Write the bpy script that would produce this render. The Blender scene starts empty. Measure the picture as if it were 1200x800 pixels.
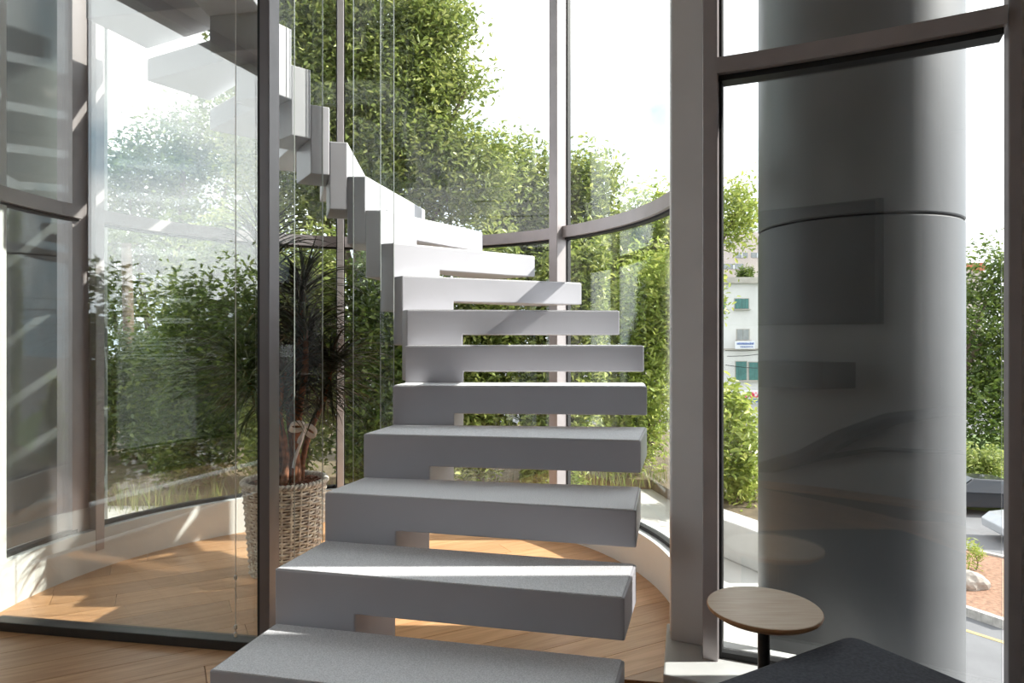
import bpy, bmesh, math, random
import numpy as np
from mathutils import Vector, Matrix

random.seed(7)
RNG = np.random.default_rng(11)
S = bpy.context.scene
COL = S.collection
PI = math.pi

# ------------------------------------------------------------------ camera
F = 780.0            # focal length in pixels of the 1200 x 800 frame
EYE = 1.25
HOR = 398.0          # pixel row of the horizon
cam_d = bpy.data.cameras.new('camera')
cam_d.sensor_width = 36.0
cam_d.lens = 36.0 * F / 1200.0
cam_d.shift_y = (HOR - 400.0) / 1200.0
cam_d.clip_end = 800
cam_d.clip_start = 0.02
cam = bpy.data.objects.new('camera', cam_d)
COL.objects.link(cam)
cam.location = (0, 0, EYE)
cam.rotation_euler = (PI / 2, 0, 0)
S.camera = cam

# ------------------------------------------------------------------ view
S.view_settings.view_transform = 'Standard'
S.view_settings.look = 'None'
S.view_settings.gamma = 1.0
S.view_settings.use_curve_mapping = False
S.view_settings.exposure = 1.12
S.cycles.transparent_max_bounces = 32
S.cycles.max_bounces = 10
S.cycles.diffuse_bounces = 6
S.cycles.glossy_bounces = 4
S.cycles.caustics_reflective = False

# ------------------------------------------------------------------ world sky
W = bpy.data.worlds.new('sky')
S.world = W
W.use_nodes = True
nt = W.node_tree
nt.nodes.clear()
wo = nt.nodes.new('ShaderNodeOutputWorld')
bg = nt.nodes.new('ShaderNodeBackground')
tc = nt.nodes.new('ShaderNodeTexCoord')
nz = nt.nodes.new('ShaderNodeTexNoise')
nz.inputs['Scale'].default_value = 2.3
nz.inputs['Detail'].default_value = 6
nz.inputs['Roughness'].default_value = 0.55
mp = nt.nodes.new('ShaderNodeMapping')
mp.inputs['Location'].default_value = (0.35, 0.2, 0.1)
mp.inputs['Scale'].default_value = (1, 1, 1.8)
cr = nt.nodes.new('ShaderNodeValToRGB')
cr.color_ramp.elements[0].position = 0.36
cr.color_ramp.elements[0].color = (0.36, 0.47, 0.56, 1)
cr.color_ramp.elements[1].position = 0.50
cr.color_ramp.elements[1].color = (0.97, 0.98, 1.0, 1)
nt.links.new(tc.outputs['Generated'], mp.inputs['Vector'])
nt.links.new(mp.outputs['Vector'], nz.inputs['Vector'])
nt.links.new(nz.outputs['Fac'], cr.inputs['Fac'])
nt.links.new(cr.outputs['Color'], bg.inputs['Color'])
bg.inputs['Strength'].default_value = 1.32
nt.links.new(bg.outputs['Background'], wo.inputs['Surface'])

# ------------------------------------------------------------------ sun
SUN_AZ, SUN_EL = math.radians(0.5), math.radians(38.0)
sun_d = bpy.data.lights.new('sun_offscreen', 'SUN')
sun_d.energy = 4.8
sun_d.angle = math.radians(0.6)
sun_d.color = (1.0, 0.95, 0.88)
sun = bpy.data.objects.new('sun_offscreen', sun_d)
COL.objects.link(sun)
to_sun = Vector((math.cos(SUN_EL) * math.cos(SUN_AZ), math.cos(SUN_EL) * math.sin(SUN_AZ), math.sin(SUN_EL)))
sun.rotation_euler = to_sun.to_track_quat('Z', 'Y').to_euler()
sun.location = to_sun * 30

# ------------------------------------------------------------------ helpers
def px(x, y, Y):
    """pixel + distance along the view axis -> world point"""
    return Vector(((x - 600.0) / F * Y, Y, EYE - (y - HOR) / F * Y))

def ground(x, y, z):
    D = (EYE - z) / (y - HOR)
    return Vector(((x - 600.0) * D, F * D, z))

def link(name, verts, faces, mat, parent=None, smooth=False):
    me = bpy.data.meshes.new(name)
    me.from_pydata([tuple(v) for v in verts], [], faces)
    me.update()
    if mat is not None:
        me.materials.append(mat)
    if smooth:
        me.polygons.foreach_set('use_smooth', [True] * len(me.polygons))
    o = bpy.data.objects.new(name, me)
    COL.objects.link(o)
    if parent is not None:
        o.parent = parent
    return o

def empty(name, loc=(0, 0, 0), rz=0.0):
    o = bpy.data.objects.new(name, None)
    o.empty_display_size = 0.1
    COL.objects.link(o)
    o.location = loc
    o.rotation_euler = (0, 0, rz)
    return o

def tag(o, label=None, cat=None, group=None, kind=None):
    if label: o['label'] = label
    if cat: o['category'] = cat
    if group: o['group'] = group
    if kind: o['kind'] = kind
    return o

class MB:
    """collects simple solids into one mesh"""
    def __init__(self):
        self.v, self.f = [], []
    def add(self, verts, faces):
        n = len(self.v)
        self.v += [tuple(p) for p in verts]
        self.f += [tuple(i + n for i in fc) for fc in faces]
        return self
    def box(self, x0, x1, y0, y1, z0, z1):
        return self.prism([(x0, y0), (x1, y0), (x1, y1), (x0, y1)], z0, z1)
    def prism(self, poly, z0, z1):
        n = len(poly)
        v = [(p[0], p[1], z0) for p in poly] + [(p[0], p[1], z1) for p in poly]
        f = [tuple(range(n - 1, -1, -1)), tuple(range(n, 2 * n))]
        f += [(i, (i + 1) % n, n + (i + 1) % n, n + i) for i in range(n)]
        return self.add(v, f)
    def obox(self, c, ax, hx, hy, z0, z1):
        """box at plan centre c, long axis direction ax, half sizes"""
        a = Vector((ax[0], ax[1])).normalized(); b = Vector((-a.y, a.x)); c = Vector((c[0], c[1]))
        return self.prism([c - a * hx - b * hy, c + a * hx - b * hy, c + a * hx + b * hy, c - a * hx + b * hy], z0, z1)
    def arc(self, c, r0, r1, a0, a1, z0, z1, n):
        v, f = [], []
        for i in range(n + 1):
            a = a0 + (a1 - a0) * i / n
            ca, sa = math.cos(a), math.sin(a)
            for r, z in ((r0, z0), (r1, z0), (r1, z1), (r0, z1)):
                v.append((c[0] + r * ca, c[1] + r * sa, z))
        for i in range(n):
            for k in range(4):
                f.append((i * 4 + k, i * 4 + (k + 1) % 4, i * 4 + 4 + (k + 1) % 4, i * 4 + 4 + k))
        f.append((3, 2, 1, 0)); f.append((n * 4, n * 4 + 1, n * 4 + 2, n * 4 + 3))
        return self.add(v, f)
    def tube(self, pts, rad, seg=8, closed=False):
        pts = [Vector(p) for p in pts]
        n = len(pts)
        rads = rad if isinstance(rad, (list, tuple)) else [rad] * n
        v, f = [], []
        prev = None
        for i, p in enumerate(pts):
            a = pts[(i - 1) % n] if (i or closed) else pts[0]
            b = pts[(i + 1) % n] if (i < n - 1 or closed) else pts[-1]
            t = (b - a)
            t = t.normalized() if t.length > 1e-9 else Vector((0, 0, 1))
            if prev is None:
                u = t.cross(Vector((0, 0, 1)))
                if u.length < 1e-3: u = t.cross(Vector((1, 0, 0)))
            else:
                u = prev - t * prev.dot(t)
            u.normalize(); prev = u
            w = t.cross(u)
            for k in range(seg):
                th = 2 * PI * k / seg
                v.append(p + (u * math.cos(th) + w * math.sin(th)) * rads[i])
        m = n if closed else n - 1
        for i in range(m):
            j = (i + 1) % n
            for k in range(seg):
                f.append((i * seg + k, i * seg + (k + 1) % seg, j * seg + (k + 1) % seg, j * seg + k))
        if not closed:
            f.append(tuple(range(seg - 1, -1, -1)))
            f.append(tuple((n - 1) * seg + k for k in range(seg)))
        return self.add(v, f)
    def lathe(self, c, prof, seg=48):
        """prof: list of (r, z); closed solid when it starts and ends at r = 0"""
        v, f, rings = [], [], []
        for r, z in prof:
            if r < 1e-6:
                rings.append([len(v)]); v.append((c[0], c[1], z))
            else:
                rings.append(list(range(len(v), len(v) + seg)))
                v += [(c[0] + r * math.cos(2 * PI * k / seg), c[1] + r * math.sin(2 * PI * k / seg), z) for k in range(seg)]
        for a, b in zip(rings, rings[1:]):
            for k in range(seg):
                k2 = (k + 1) % seg
                q = [a[k % len(a)], a[k2 % len(a)], b[k2 % len(b)], b[k % len(b)]]
                q = list(dict.fromkeys(q))
                if len(q) > 2: f.append(tuple(q))
        return self.add(v, f)
    def build(self, name, mat, parent=None, smooth=False, bevel=0, bseg=2):
        o = link(name, self.v, self.f, mat, parent, smooth)
        if bevel:
            m = o.modifiers.new('bevel', 'BEVEL'); m.width = bevel; m.segments = bseg
            m.limit_method = 'ANGLE'; m.angle_limit = math.radians(40)
        if smooth:
            try: o.data.set_sharp_from_angle(angle=math.radians(40))
            except Exception: pass
        return o

# ------------------------------------------------------------------ materials
def mat(name, col, rough=0.5, metal=0.0, noise=None, bump=None, spec=0.5, coat=0.0):
    """noise = (scale, amount, detail); bump = (scale, strength)"""
    m = bpy.data.materials.new(name); m.use_nodes = True
    n = m.node_tree; b = n.nodes['Principled BSDF']
    b.inputs['Base Color'].default_value = (*col, 1)
    b.inputs['Roughness'].default_value = rough
    b.inputs['Metallic'].default_value = metal
    b.inputs['Specular IOR Level'].default_value = spec
    b.inputs['Coat Weight'].default_value = coat
    co = n.nodes.new('ShaderNodeTexCoord')
    if noise:
        t = n.nodes.new('ShaderNodeTexNoise'); t.inputs['Scale'].default_value = noise[0]
        t.inputs['Detail'].default_value = noise[2] if len(noise) > 2 else 4
        mx = n.nodes.new('ShaderNodeMix'); mx.data_type = 'RGBA'
        a = noise[1]
        mx.inputs[6].default_value = (*[c * (1 - a) for c in col], 1)
        mx.inputs[7].default_value = (*[min(1, c * (1 + a)) for c in col], 1)
        rp = n.nodes.new('ShaderNodeValToRGB'); rp.color_ramp.elements[0].position = .32; rp.color_ramp.elements[1].position = .68
        n.links.new(co.outputs['Object'], t.inputs['Vector']); n.links.new(t.outputs['Fac'], rp.inputs['Fac'])
        n.links.new(rp.outputs['Color'], mx.inputs[0]); n.links.new(mx.outputs[2], b.inputs['Base Color'])
    if bump:
        t = n.nodes.new('ShaderNodeTexNoise'); t.inputs['Scale'].default_value = bump[0]; t.inputs['Detail'].default_value = 3
        bp = n.nodes.new('ShaderNodeBump'); bp.inputs['Strength'].default_value = bump[1]; bp.inputs['Distance'].default_value = 0.004
        n.links.new(co.outputs['Object'], t.inputs['Vector']); n.links.new(t.outputs['Fac'], bp.inputs['Height']); n.links.new(bp.outputs['Normal'], b.inputs['Normal'])
    return m

def glass(name, tint, f0=0.045, power=5.0, rough=0.0):
    """thin architectural glass: clear tint plus reflection growing at grazing angles"""
    m = bpy.data.materials.new(name); m.use_nodes = True
    n = m.node_tree; n.nodes.clear()
    o = n.nodes.new('ShaderNodeOutputMaterial'); mx = n.nodes.new('ShaderNodeMixShader')
    tr = n.nodes.new('ShaderNodeBsdfTransparent'); gl = n.nodes.new('ShaderNodeBsdfGlossy')
    tr.inputs['Color'].default_value = (*tint, 1)
    gl.inputs['Roughness'].default_value = rough; gl.inputs['Color'].default_value = (1, 1, 1, 1)
    lw = n.nodes.new('ShaderNodeLayerWeight'); lw.inputs['Blend'].default_value = 0.5
    pw = n.nodes.new('ShaderNodeMath'); pw.operation = 'POWER'; pw.inputs[1].default_value = power
    ma = n.nodes.new('ShaderNodeMath'); ma.operation = 'MULTIPLY_ADD'; ma.inputs[1].default_value = 1 - f0; ma.inputs[2].default_value = f0
    n.links.new(lw.outputs['Facing'], pw.inputs[0]); n.links.new(pw.outputs[0], ma.inputs[0]); n.links.new(ma.outputs[0], mx.inputs[0])
    n.links.new(tr.outputs[0], mx.inputs[1]); n.links.new(gl.outputs[0], mx.inputs[2]); n.links.new(mx.outputs[0], o.inputs['Surface'])
    return m

def leaf_mat(name, c0, c1, c2, trans=0.35):
    m = bpy.data.materials.new(name); m.use_nodes = True
    n = m.node_tree; n.nodes.clear()
    o = n.nodes.new('ShaderNodeOutputMaterial'); mx = n.nodes.new('ShaderNodeMixShader')
    b = n.nodes.new('ShaderNodeBsdfPrincipled'); t = n.nodes.new('ShaderNodeBsdfTranslucent')
    g = n.nodes.new('ShaderNodeNewGeometry'); r = n.nodes.new('ShaderNodeValToRGB')
    e = r.color_ramp.elements
    e[0].color = (*c0, 1); e[1].color = (*c2, 1); e.new(0.5).color = (*c1, 1)
    n.links.new(g.outputs['Random Per Island'], r.inputs['Fac'])
    n.links.new(r.outputs['Color'], b.inputs['Base Color']); n.links.new(r.outputs['Color'], t.inputs['Color'])
    b.inputs['Roughness'].default_value = 0.38
    mx.inputs[0].default_value = trans
    n.links.new(b.outputs[0], mx.inputs[1]); n.links.new(t.outputs[0], mx.inputs[2]); n.links.new(mx.outputs[0], o.inputs['Surface'])
    return m

def wood_mat(name, base, dark, rough=0.35, scale=(1.2, 22, 6), use_tint=True):
    m = bpy.data.materials.new(name); m.use_nodes = True
    n = m.node_tree; b = n.nodes['Principled BSDF']
    co = n.nodes.new('ShaderNodeTexCoord'); mpn = n.nodes.new('ShaderNodeMapping')
    mpn.inputs['Scale'].default_value = scale
    t = n.nodes.new('ShaderNodeTexNoise'); t.inputs['Scale'].default_value = 2.4; t.inputs['Detail'].default_value = 6; t.inputs['Distortion'].default_value = 0.6
    oi = n.nodes.new('ShaderNodeAttribute'); oi.attribute_type = 'OBJECT'; oi.attribute_name = 'tint'
    ad = n.nodes.new('ShaderNodeVectorMath'); ad.operation = 'MULTIPLY_ADD'; ad.inputs[1].default_value = (7, 13, 5)
    rp = n.nodes.new('ShaderNodeValToRGB')
    rp.color_ramp.elements[0].position = .3; rp.color_ramp.elements[0].color = (*dark, 1)
    rp.color_ramp.elements[1].position = .62; rp.color_ramp.elements[1].color = (*base, 1)
    hs = n.nodes.new('ShaderNodeHueSaturation')
    mr = n.nodes.new('ShaderNodeMapRange'); mr.inputs[3].default_value = 0.82; mr.inputs[4].default_value = 1.12
    n.links.new(co.outputs['Object'], mpn.inputs['Vector'])
    n.links.new(oi.outputs['Fac'], ad.inputs[0]); n.links.new(mpn.outputs['Vector'], ad.inputs[2])
    n.links.new(ad.outputs[0], t.inputs['Vector']); n.links.new(t.outputs['Fac'], rp.inputs['Fac'])
    n.links.new(rp.outputs['Color'], hs.inputs['Color'])
    if use_tint:
        n.links.new(oi.outputs['Fac'], mr.inputs[0]); n.links.new(mr.outputs[0], hs.inputs['Value'])
    n.links.new(hs.outputs['Color'], b.inputs['Base Color'])
    b.inputs['Roughness'].default_value = rough
    return m

M = {}
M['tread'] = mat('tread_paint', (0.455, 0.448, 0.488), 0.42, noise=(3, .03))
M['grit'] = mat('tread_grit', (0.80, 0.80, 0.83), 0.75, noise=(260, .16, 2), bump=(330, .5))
M['white'] = mat('white_plaster', (0.77, 0.785, 0.775), 0.55, noise=(5, .03), bump=(60, .05))
M['pier'] = mat('pier_plaster', (0.79, 0.765, 0.765), 0.5, noise=(6, .03), bump=(40, .06))
M['ceiling'] = mat('ceiling_paint', (0.8, 0.79, 0.78), 0.7, noise=(4, .02))
M['alu'] = mat('aluminium_frame', (0.42, 0.38, 0.385), 0.38, metal=0.35, noise=(9, .05))
M['alu_light'] = mat('pale_frame', (0.56, 0.54, 0.56), 0.35, metal=0.25, noise=(9, .04))
M['alu_deep'] = mat('deep_frame', (0.17, 0.155, 0.16), 0.4, metal=0.3, noise=(9, .06))
M['gasket'] = mat('black_gasket', (0.012, 0.012, 0.013), 0.6, noise=(20, .2))
M['black'] = mat('black_powder_coat', (0.02, 0.019, 0.018), 0.38, noise=(30, .15))
M['glass'] = glass('facade_glass', (0.965, 0.985, 0.975), 0.045)
M['glass_bay'] = glass('bay_glass', (0.955, 0.97, 0.97), 0.09)
M['glass_part'] = glass('partition_glass', (0.92, 0.93, 0.92), 0.15)
M['glass_well'] = glass('well_glass', (0.985, 0.99, 0.985), 0.016)
M['glass_edge'] = mat('polished_glass_edge', (0.42, 0.45, 0.43), 0.25, noise=(12, .1))
M['floor'] = wood_mat('oak_plank', (0.62, 0.355, 0.185), (0.47, 0.245, 0.115), 0.36)
M['oak'] = wood_mat('oak_veneer', (0.84, 0.70, 0.56), (0.74, 0.57, 0.43), 0.45, (3, 40, 10), False)
M['oak_edge'] = wood_mat('oak_edge', (0.50, 0.25, 0.11), (0.36, 0.17, 0.07), 0.45, (3, 40, 10), False)
M['subfloor'] = mat('subfloor', (0.16, 0.09, 0.05), 0.8, noise=(8, .1))
M['felt'] = mat('charcoal_felt', (0.085, 0.09, 0.108), 0.9, noise=(120, .25, 2), bump=(420, .35))
M['clad'] = mat('grey_cladding', (0.165, 0.169, 0.175), 0.42, noise=(2.2, .12, 8), bump=(18, .06))
M['clad_joint'] = mat('cladding_joint', (0.05, 0.05, 0.05), 0.7, noise=(8, .1))
M['wicker'] = mat('whitewashed_wicker', (0.78, 0.69, 0.63), 0.75, noise=(34, .42, 3))
M['wicker_in'] = mat('basket_inside', (0.08, 0.05, 0.035), 0.9, noise=(20, .2))
M['bark'] = mat('bark_mulch', (0.15, 0.045, 0.02), 0.85, noise=(40, .5))
M['stem'] = mat('dracaena_stem', (0.22, 0.085, 0.04), 0.8, noise=(30, .45), bump=(60, .5))
M['ribbon'] = mat('white_ribbon', (0.80, 0.79, 0.80), 0.45, noise=(30, .04))
M['dracaena'] = leaf_mat('dracaena_leaf', (0.018, 0.026, 0.010), (0.028, 0.036, 0.013), (0.065, 0.028, 0.014), 0.2)
M['leaf'] = leaf_mat('ficus_leaf', (0.14, 0.19, 0.045), (0.28, 0.34, 0.085), (0.50, 0.52, 0.17), 0.42)
M['leaf_dark'] = leaf_mat('dark_leaf', (0.06, 0.10, 0.02), (0.12, 0.18, 0.035), (0.24, 0.30, 0.06), 0.4)
M['leaf_pale'] = leaf_mat('pale_leaf', (0.26, 0.34, 0.07), (0.38, 0.46, 0.10), (0.56, 0.58, 0.17), 0.42)
M['trunk'] = mat('tree_bark', (0.17, 0.125, 0.09), 0.9, noise=(14, .4), bump=(30, .6))
M['grass'] = leaf_mat('grass_blade', (0.10, 0.16, 0.03), (0.20, 0.26, 0.06), (0.36, 0.33, 0.13), 0.3)
M['paving'] = mat('pale_concrete', (0.52, 0.50, 0.47), 0.85, noise=(3, .12, 6), bump=(40, .2))
M['concrete'] = mat('weathered_concrete', (0.40, 0.385, 0.36), 0.9, noise=(5, .25, 7), bump=(25, .4))
M['kerb_white'] = mat('white_kerb', (0.50, 0.49, 0.475), 0.8, noise=(6, .1))
M['soil'] = mat('red_soil', (0.27, 0.155, 0.10), 0.95, noise=(9, .35, 6), bump=(10, .6))
M['garden_soil'] = mat('garden_soil', (0.13, 0.10, 0.06), 0.95, noise=(9, .35, 6), bump=(10, .6))
M['rock'] = mat('pale_rock', (0.40, 0.36, 0.315), 0.9, noise=(5, .2, 6))
M['asphalt'] = mat('asphalt', (0.17, 0.17, 0.175), 0.9, noise=(1.5, .08, 8))
M['yellow'] = mat('yellow_line', (0.40, 0.31, 0.15), 0.8, noise=(8, .1))
M['building'] = mat('white_render', (0.70, 0.69, 0.67), 0.9, noise=(.6, .07, 6))
M['building2'] = mat('cream_render', (0.60, 0.52, 0.47), 0.9, noise=(.6, .07, 6))
M['stone'] = mat('stone_band', (0.45, 0.42, 0.37), 0.9, noise=(1.5, .15))
M['shutter'] = mat('green_shutter', (0.075, 0.20, 0.185), 0.6, noise=(4, .15))
M['pane_far'] = mat('grey_far_glass', (0.30, 0.32, 0.32), 0.25, noise=(3, .15))
M['sign'] = mat('sign_white', (0.80, 0.81, 0.84), 0.6, noise=(2, .03))
M['sign_blue'] = mat('sign_blue', (0.10, 0.17, 0.42), 0.6, noise=(2, .05))
M['sign_red'] = mat('sign_red', (0.62, 0.05, 0.10), 0.6, noise=(2, .05))
M['roof_red'] = mat('terracotta', (0.48, 0.17, 0.09), 0.85, noise=(3, .15))
M['car_dark'] = mat('car_dark_paint', (0.028, 0.03, 0.036), 0.28, metal=0.2, coat=.5, noise=(3, .05))
M['car_silver'] = mat('car_silver_paint', (0.45, 0.46, 0.48), 0.3, metal=0.4, coat=.5, noise=(3, .05))
M['car_white'] = mat('car_white_paint', (0.75, 0.75, 0.76), 0.3, coat=.5, noise=(3, .03))
M['car_glass'] = mat('car_window', (0.06, 0.075, 0.085), 0.08, noise=(3, .1))
M['tyre'] = mat('tyre_rubber', (0.015, 0.015, 0.016), 0.8, noise=(8, .1))
M['wall_grey'] = mat('grey_wall', (0.50, 0.50, 0.51), 0.7, noise=(3, .03))
M['screen'] = mat('dark_screen', (0.012, 0.012, 0.014), 0.25, noise=(3, .1))
M['lamp'] = mat('frosted_lens', (0.75, 0.76, 0.77), 0.3, noise=(20, .03))
M['chain'] = mat('bead_chain', (0.72, 0.70, 0.66), 0.35, noise=(60, .1))

# ------------------------------------------------------------------ layout constants
DC = Vector((-0.80, 3.10))       # centre of the glazed stair drum
R_FLOOR, R_GLASS, R_OUT = 1.55, 1.615, 1.70
UP = 0.217                       # height of the white upstand
CEIL = 3.60
TOP = 6.6

def drum_angle(pxx, r=R_GLASS):
    """angle on the drum where the view ray of this column meets its far side"""
    d = Vector(((pxx - 600.0) / F, 1.0)).normalized()
    b = d.dot(DC); disc = b * b - (DC.length_squared - r * r)
    t = b + math.sqrt(max(disc, 0.0))
    p = d * t - DC
    return math.atan2(p.y, p.x)

# bay at the right
BAY0, BAY1 = Vector((0.66, 2.19)), Vector((1.38, 1.835))
bay_dir = (BAY1 - BAY0).normalized()
bay_in = Vector((bay_dir.y, -bay_dir.x))       # towards the room
if bay_in.y > 0: bay_in = -bay_in

# partition at the left
PT0, PT1 = Vector((-2.226, 2.893)), Vector((-1.00, 2.685))
pt_dir = (PT1 - PT0).normalized(); pt_n = Vector((-pt_dir.y, pt_dir.x))

# ------------------------------------------------------------------ floor
def clip_poly(poly, a, b):
    """keep what lies left of the line a -> b"""
    out = []
    d = b - a
    def side(p): return d.x * (p.y - a.y) - d.y * (p.x - a.x)
    for i in range(len(poly)):
        p, q = poly[i], poly[(i + 1) % len(poly)]
        sp, sq = side(p), side(q)
        if sp >= 0: out.append(p)
        if (sp >= 0) != (sq >= 0):
            out.append(p + (q - p) * (sp / (sp - sq)))
    return out

drum_poly = [DC + Vector((math.cos(2 * PI * i / 64), math.sin(2 * PI * i / 64))) * (R_FLOOR + .03) for i in range(64)]
SPLIT_A, SPLIT_B = Vector((3, 2.02)), Vector((-4, 3.19))      # runs under the partition track
drum_poly = clip_poly(drum_poly, SPLIT_B, SPLIT_A)
room_poly = [Vector((-3.0, -4.2)), Vector((1.9, -4.2)), Vector((1.9, 1.3)), Vector((1.40, 1.80)), Vector((0.67, 2.16)), Vector((0.59, 2.42)), Vector((-2.9, 3.0))]
floor_o = MB().prism(room_poly, -0.3, -0.022).build('floor', M['subfloor'])
tag(floor_o, kind='structure', label='oak plank floor of the room and stair drum')
fd = MB().prism(drum_poly, -0.3, -0.022).build('floor_slab', M['subfloor'], floor_o)
ang = math.radians(28)
ua = Vector((math.cos(ang), math.sin(ang))); ub = Vector((-ua.y, ua.x))
PW, PL = 0.165, 1.5
GAP = 0.0012
n_pl = 0
for j in range(-42, 42):
    off = random.uniform(0, PL)
    for i in range(-8, 9):
        tint = random.random()
        s0, s1 = i * PL + off + GAP, (i + 1) * PL + off - GAP
        t0, t1 = j * PW + GAP, (j + 1) * PW - GAP
        q = [ua * s0 + ub * t0, ua * s1 + ub * t0, ua * s1 + ub * t1, ua * s0 + ub * t1]
        for region in (room_poly, drum_poly):
            poly = q
            for k in range(len(region)):
                poly = clip_poly(poly, region[k], region[(k + 1) % len(region)])
                if len(poly) < 3: break
            if len(poly) < 3: continue
            ctr = sum(poly, Vector((0, 0))) / len(poly)
            if max((p - ctr).length for p in poly) < 0.04: continue
            if ctr.y < -1.2 : continue
            loc = [Vector(((p - ctr).dot(ua), (p - ctr).dot(ub))) for p in poly]
            o = MB().prism(loc, -0.022, 0.0).build('plank', M['floor'], floor_o)
            o.location = (ctr.x, ctr.y, 0); o.rotation_euler = (0, 0, ang)
            o['tint'] = tint
            n_pl += 1
rest = MB().prism([Vector((-3, -4.2)), Vector((1.9, -4.2)), Vector((1.9, -1.3)), Vector((-3, -1.3))], -0.022, -0.0005).build('boarding', M['floor'], floor_o)
rest.rotation_euler = (0, 0, 0); rest['tint'] = 0.5

# ------------------------------------------------------------------ room shell behind the camera
tag(MB().box(-3.2, 1.95, -4.4, -4.2, 0, CEIL).build('wall_back', M['wall_grey']), kind='structure', label='grey back wall of the room')
cl = MB().prism([Vector((-3.2, -4.4)), Vector((1.95, -4.4)), Vector((1.95, 1.3)), Vector((1.46, 1.86)), Vector((0.70, 2.26)), Vector((0.60, 2.46)), Vector((-1.0, 2.72)), Vector((-1.05, 2.73)), Vector((-1.63, 1.93)), Vector((-3.2, 1.93))], CEIL, 22 * EYE / 7.16).build('ceiling', M['ceiling'])
tag(cl, kind='structure', label='white ceiling of the room')
# right wall beside the bay
wr = MB().prism([Vector((1.385, 1.815)), Vector((1.60, 2.06)), Vector((2.12, 1.36)), Vector((1.9, 1.20))], 0, CEIL)
wr.box(1.9, 2.0, -4.2, 1.25, 0, CEIL)
tag(wr.build('wall_right', M['pier']), kind='structure', label='pinkish white wall beside the bay window')
tag(MB().box(-3.0, -0.42, -1.62, -1.5, 0, CEIL).build('wall_stub', M['wall_grey']), kind='structure', label='grey wall stub behind the viewer')
SX = lambda x: -1.58 + (x - 888) * .0074
SZ = lambda y: EYE - (y - HOR) / 142.0
scr = empty('wall_screen', (SX(958), -1.5, SZ(380)))
tag(scr, 'large dark wall screen mirrored in the bay glass', 'screen')
MB().box(SX(880) - SX(958), SX(1028) - SX(958), 0, .035, 0, SZ(236) - SZ(380)).build('bezel', M['black'], scr, bevel=.004)
MB().box(SX(882) - SX(958), SX(1026) - SX(958), .034, .038, .012, SZ(238) - SZ(380)).build('display', M['screen'], scr)
tag(MB().box(SX(880), SX(1015), -1.5, -1.25, SZ(455), SZ(424)).build('wall_shelf', M['black'], None, bevel=.004), 'long black wall shelf below the dark screen', 'shelf')
mb = MB()
mb.tube([(SX(x), -1.43, SZ(y)) for x, y in ((870, 522), (892, 524), (915, 533), (938, 551), (958, 560), (976, 556), (996, 538), (1016, 508), (1036, 486), (1060, 474), (1090, 468))], [.05, .055, .05, .05, .045, .05, .055, .05, .045, .035, .02], 8)
mb.tube([(SX(x), -1.43, SZ(y)) for x, y in ((985, 552), (1008, 535), (1030, 522), (1070, 516), (1110, 514))], [.025, .022, .02, .016, .01], 6)
tag(mb.build('branch_ornament', M['black'], None, True), 'dark twisted branch fixed to the grey wall below the shelf', 'ornament')
# left wall of the room with a tall window
wl = MB().box(-3.1, -3.0, -4.2, 0.20, 0, CEIL); wl.box(-3.1, -3.0, 2.62, 3.0, 0, CEIL)
tag(wl.build('wall_left', M['white']), kind='structure', label='white side wall of the room')
w3 = empty('window_3'); tag(w3, kind='structure', label='tall side window of the room')
MB().box(-3.1, -2.98, 0.20, 2.62, 0, 0.22).build('window_sill', M['white'], w3)
MB().box(-3.1, -2.98, 0.20, 2.62, CEIL - .1, CEIL).build('window_head', M['alu'], w3)
for y, hw in ((0.235, .035), (1.95, .075), (2.585, .035)): MB().box(-3.06, -2.98, y - hw, y + hw, .22, CEIL - .1).build('mullion', M['alu'], w3)
MB().box(-3.026, -3.014, .27, 1.875, .22, CEIL - .1).build('pane', M['glass'], w3)
MB().box(-3.04, -3.0, 2.025, 2.55, .22, CEIL - .1).build('added_panel', M['alu'], w3)  # opaque panel added to keep bright sky out of the partition's reflection
# upper floor enclosure
tag(MB().box(-3.2, 2.0, -4.4, 4.8, TOP, TOP + .25).build('roof', M['ceiling']), kind='structure', label='roof slab over the stair drum')
tag(MB().box(-3.2, 2.0, -4.4, -4.2, CEIL + .24, TOP).build('wall_upper', M['white']), kind='structure', label='white wall of the upper floor')

w5 = empty('window_5'); tag(w5, kind='structure', label='upper floor glazing above the bay')
ug = [Vector((0.66, 2.36)), Vector((1.46, 1.94))]
wu = MB().prism([Vector((1.46, 1.90)), Vector((1.95, 1.28)), Vector((2.03, 1.33)), Vector((1.52, 1.98))], CEIL, TOP); wu.box(1.9, 2.0, -4.2, 1.32, CEIL, TOP)
tag(wu.build('wall_upper_right', M['white']), kind='structure', label='white side wall of the upper floor beside the bay')
for a, b in zip(ug, ug[1:]):
    MB().obox((a + b) / 2, b - a, (b - a).length / 2, .05, CEIL + .24, CEIL + .56).build('window_sill', M['white'], w5)
    MB().obox((a + b) / 2, b - a, (b - a).length / 2 - .04, .006, CEIL + .56, TOP).build('pane', M['glass'], w5)
    MB().obox(b, b - a, .04, .05, CEIL + .56, TOP).build('mullion', M['alu'], w5)
tag(MB().box(-3.2, -3.0, -4.2, 3.14, CEIL, TOP).build('wall_upper_left', M['white']), kind='structure', label='white side wall of the upper floor')
tag(MB().box(-3.2, 2.0, -4.4, 2.2, TOP + .25, 12.5).build('wall_added_above', M['building']), kind='structure', label='unseen white block added above the room to hold back sky light')  # block added out of view to screen the columns from sky light
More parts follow.
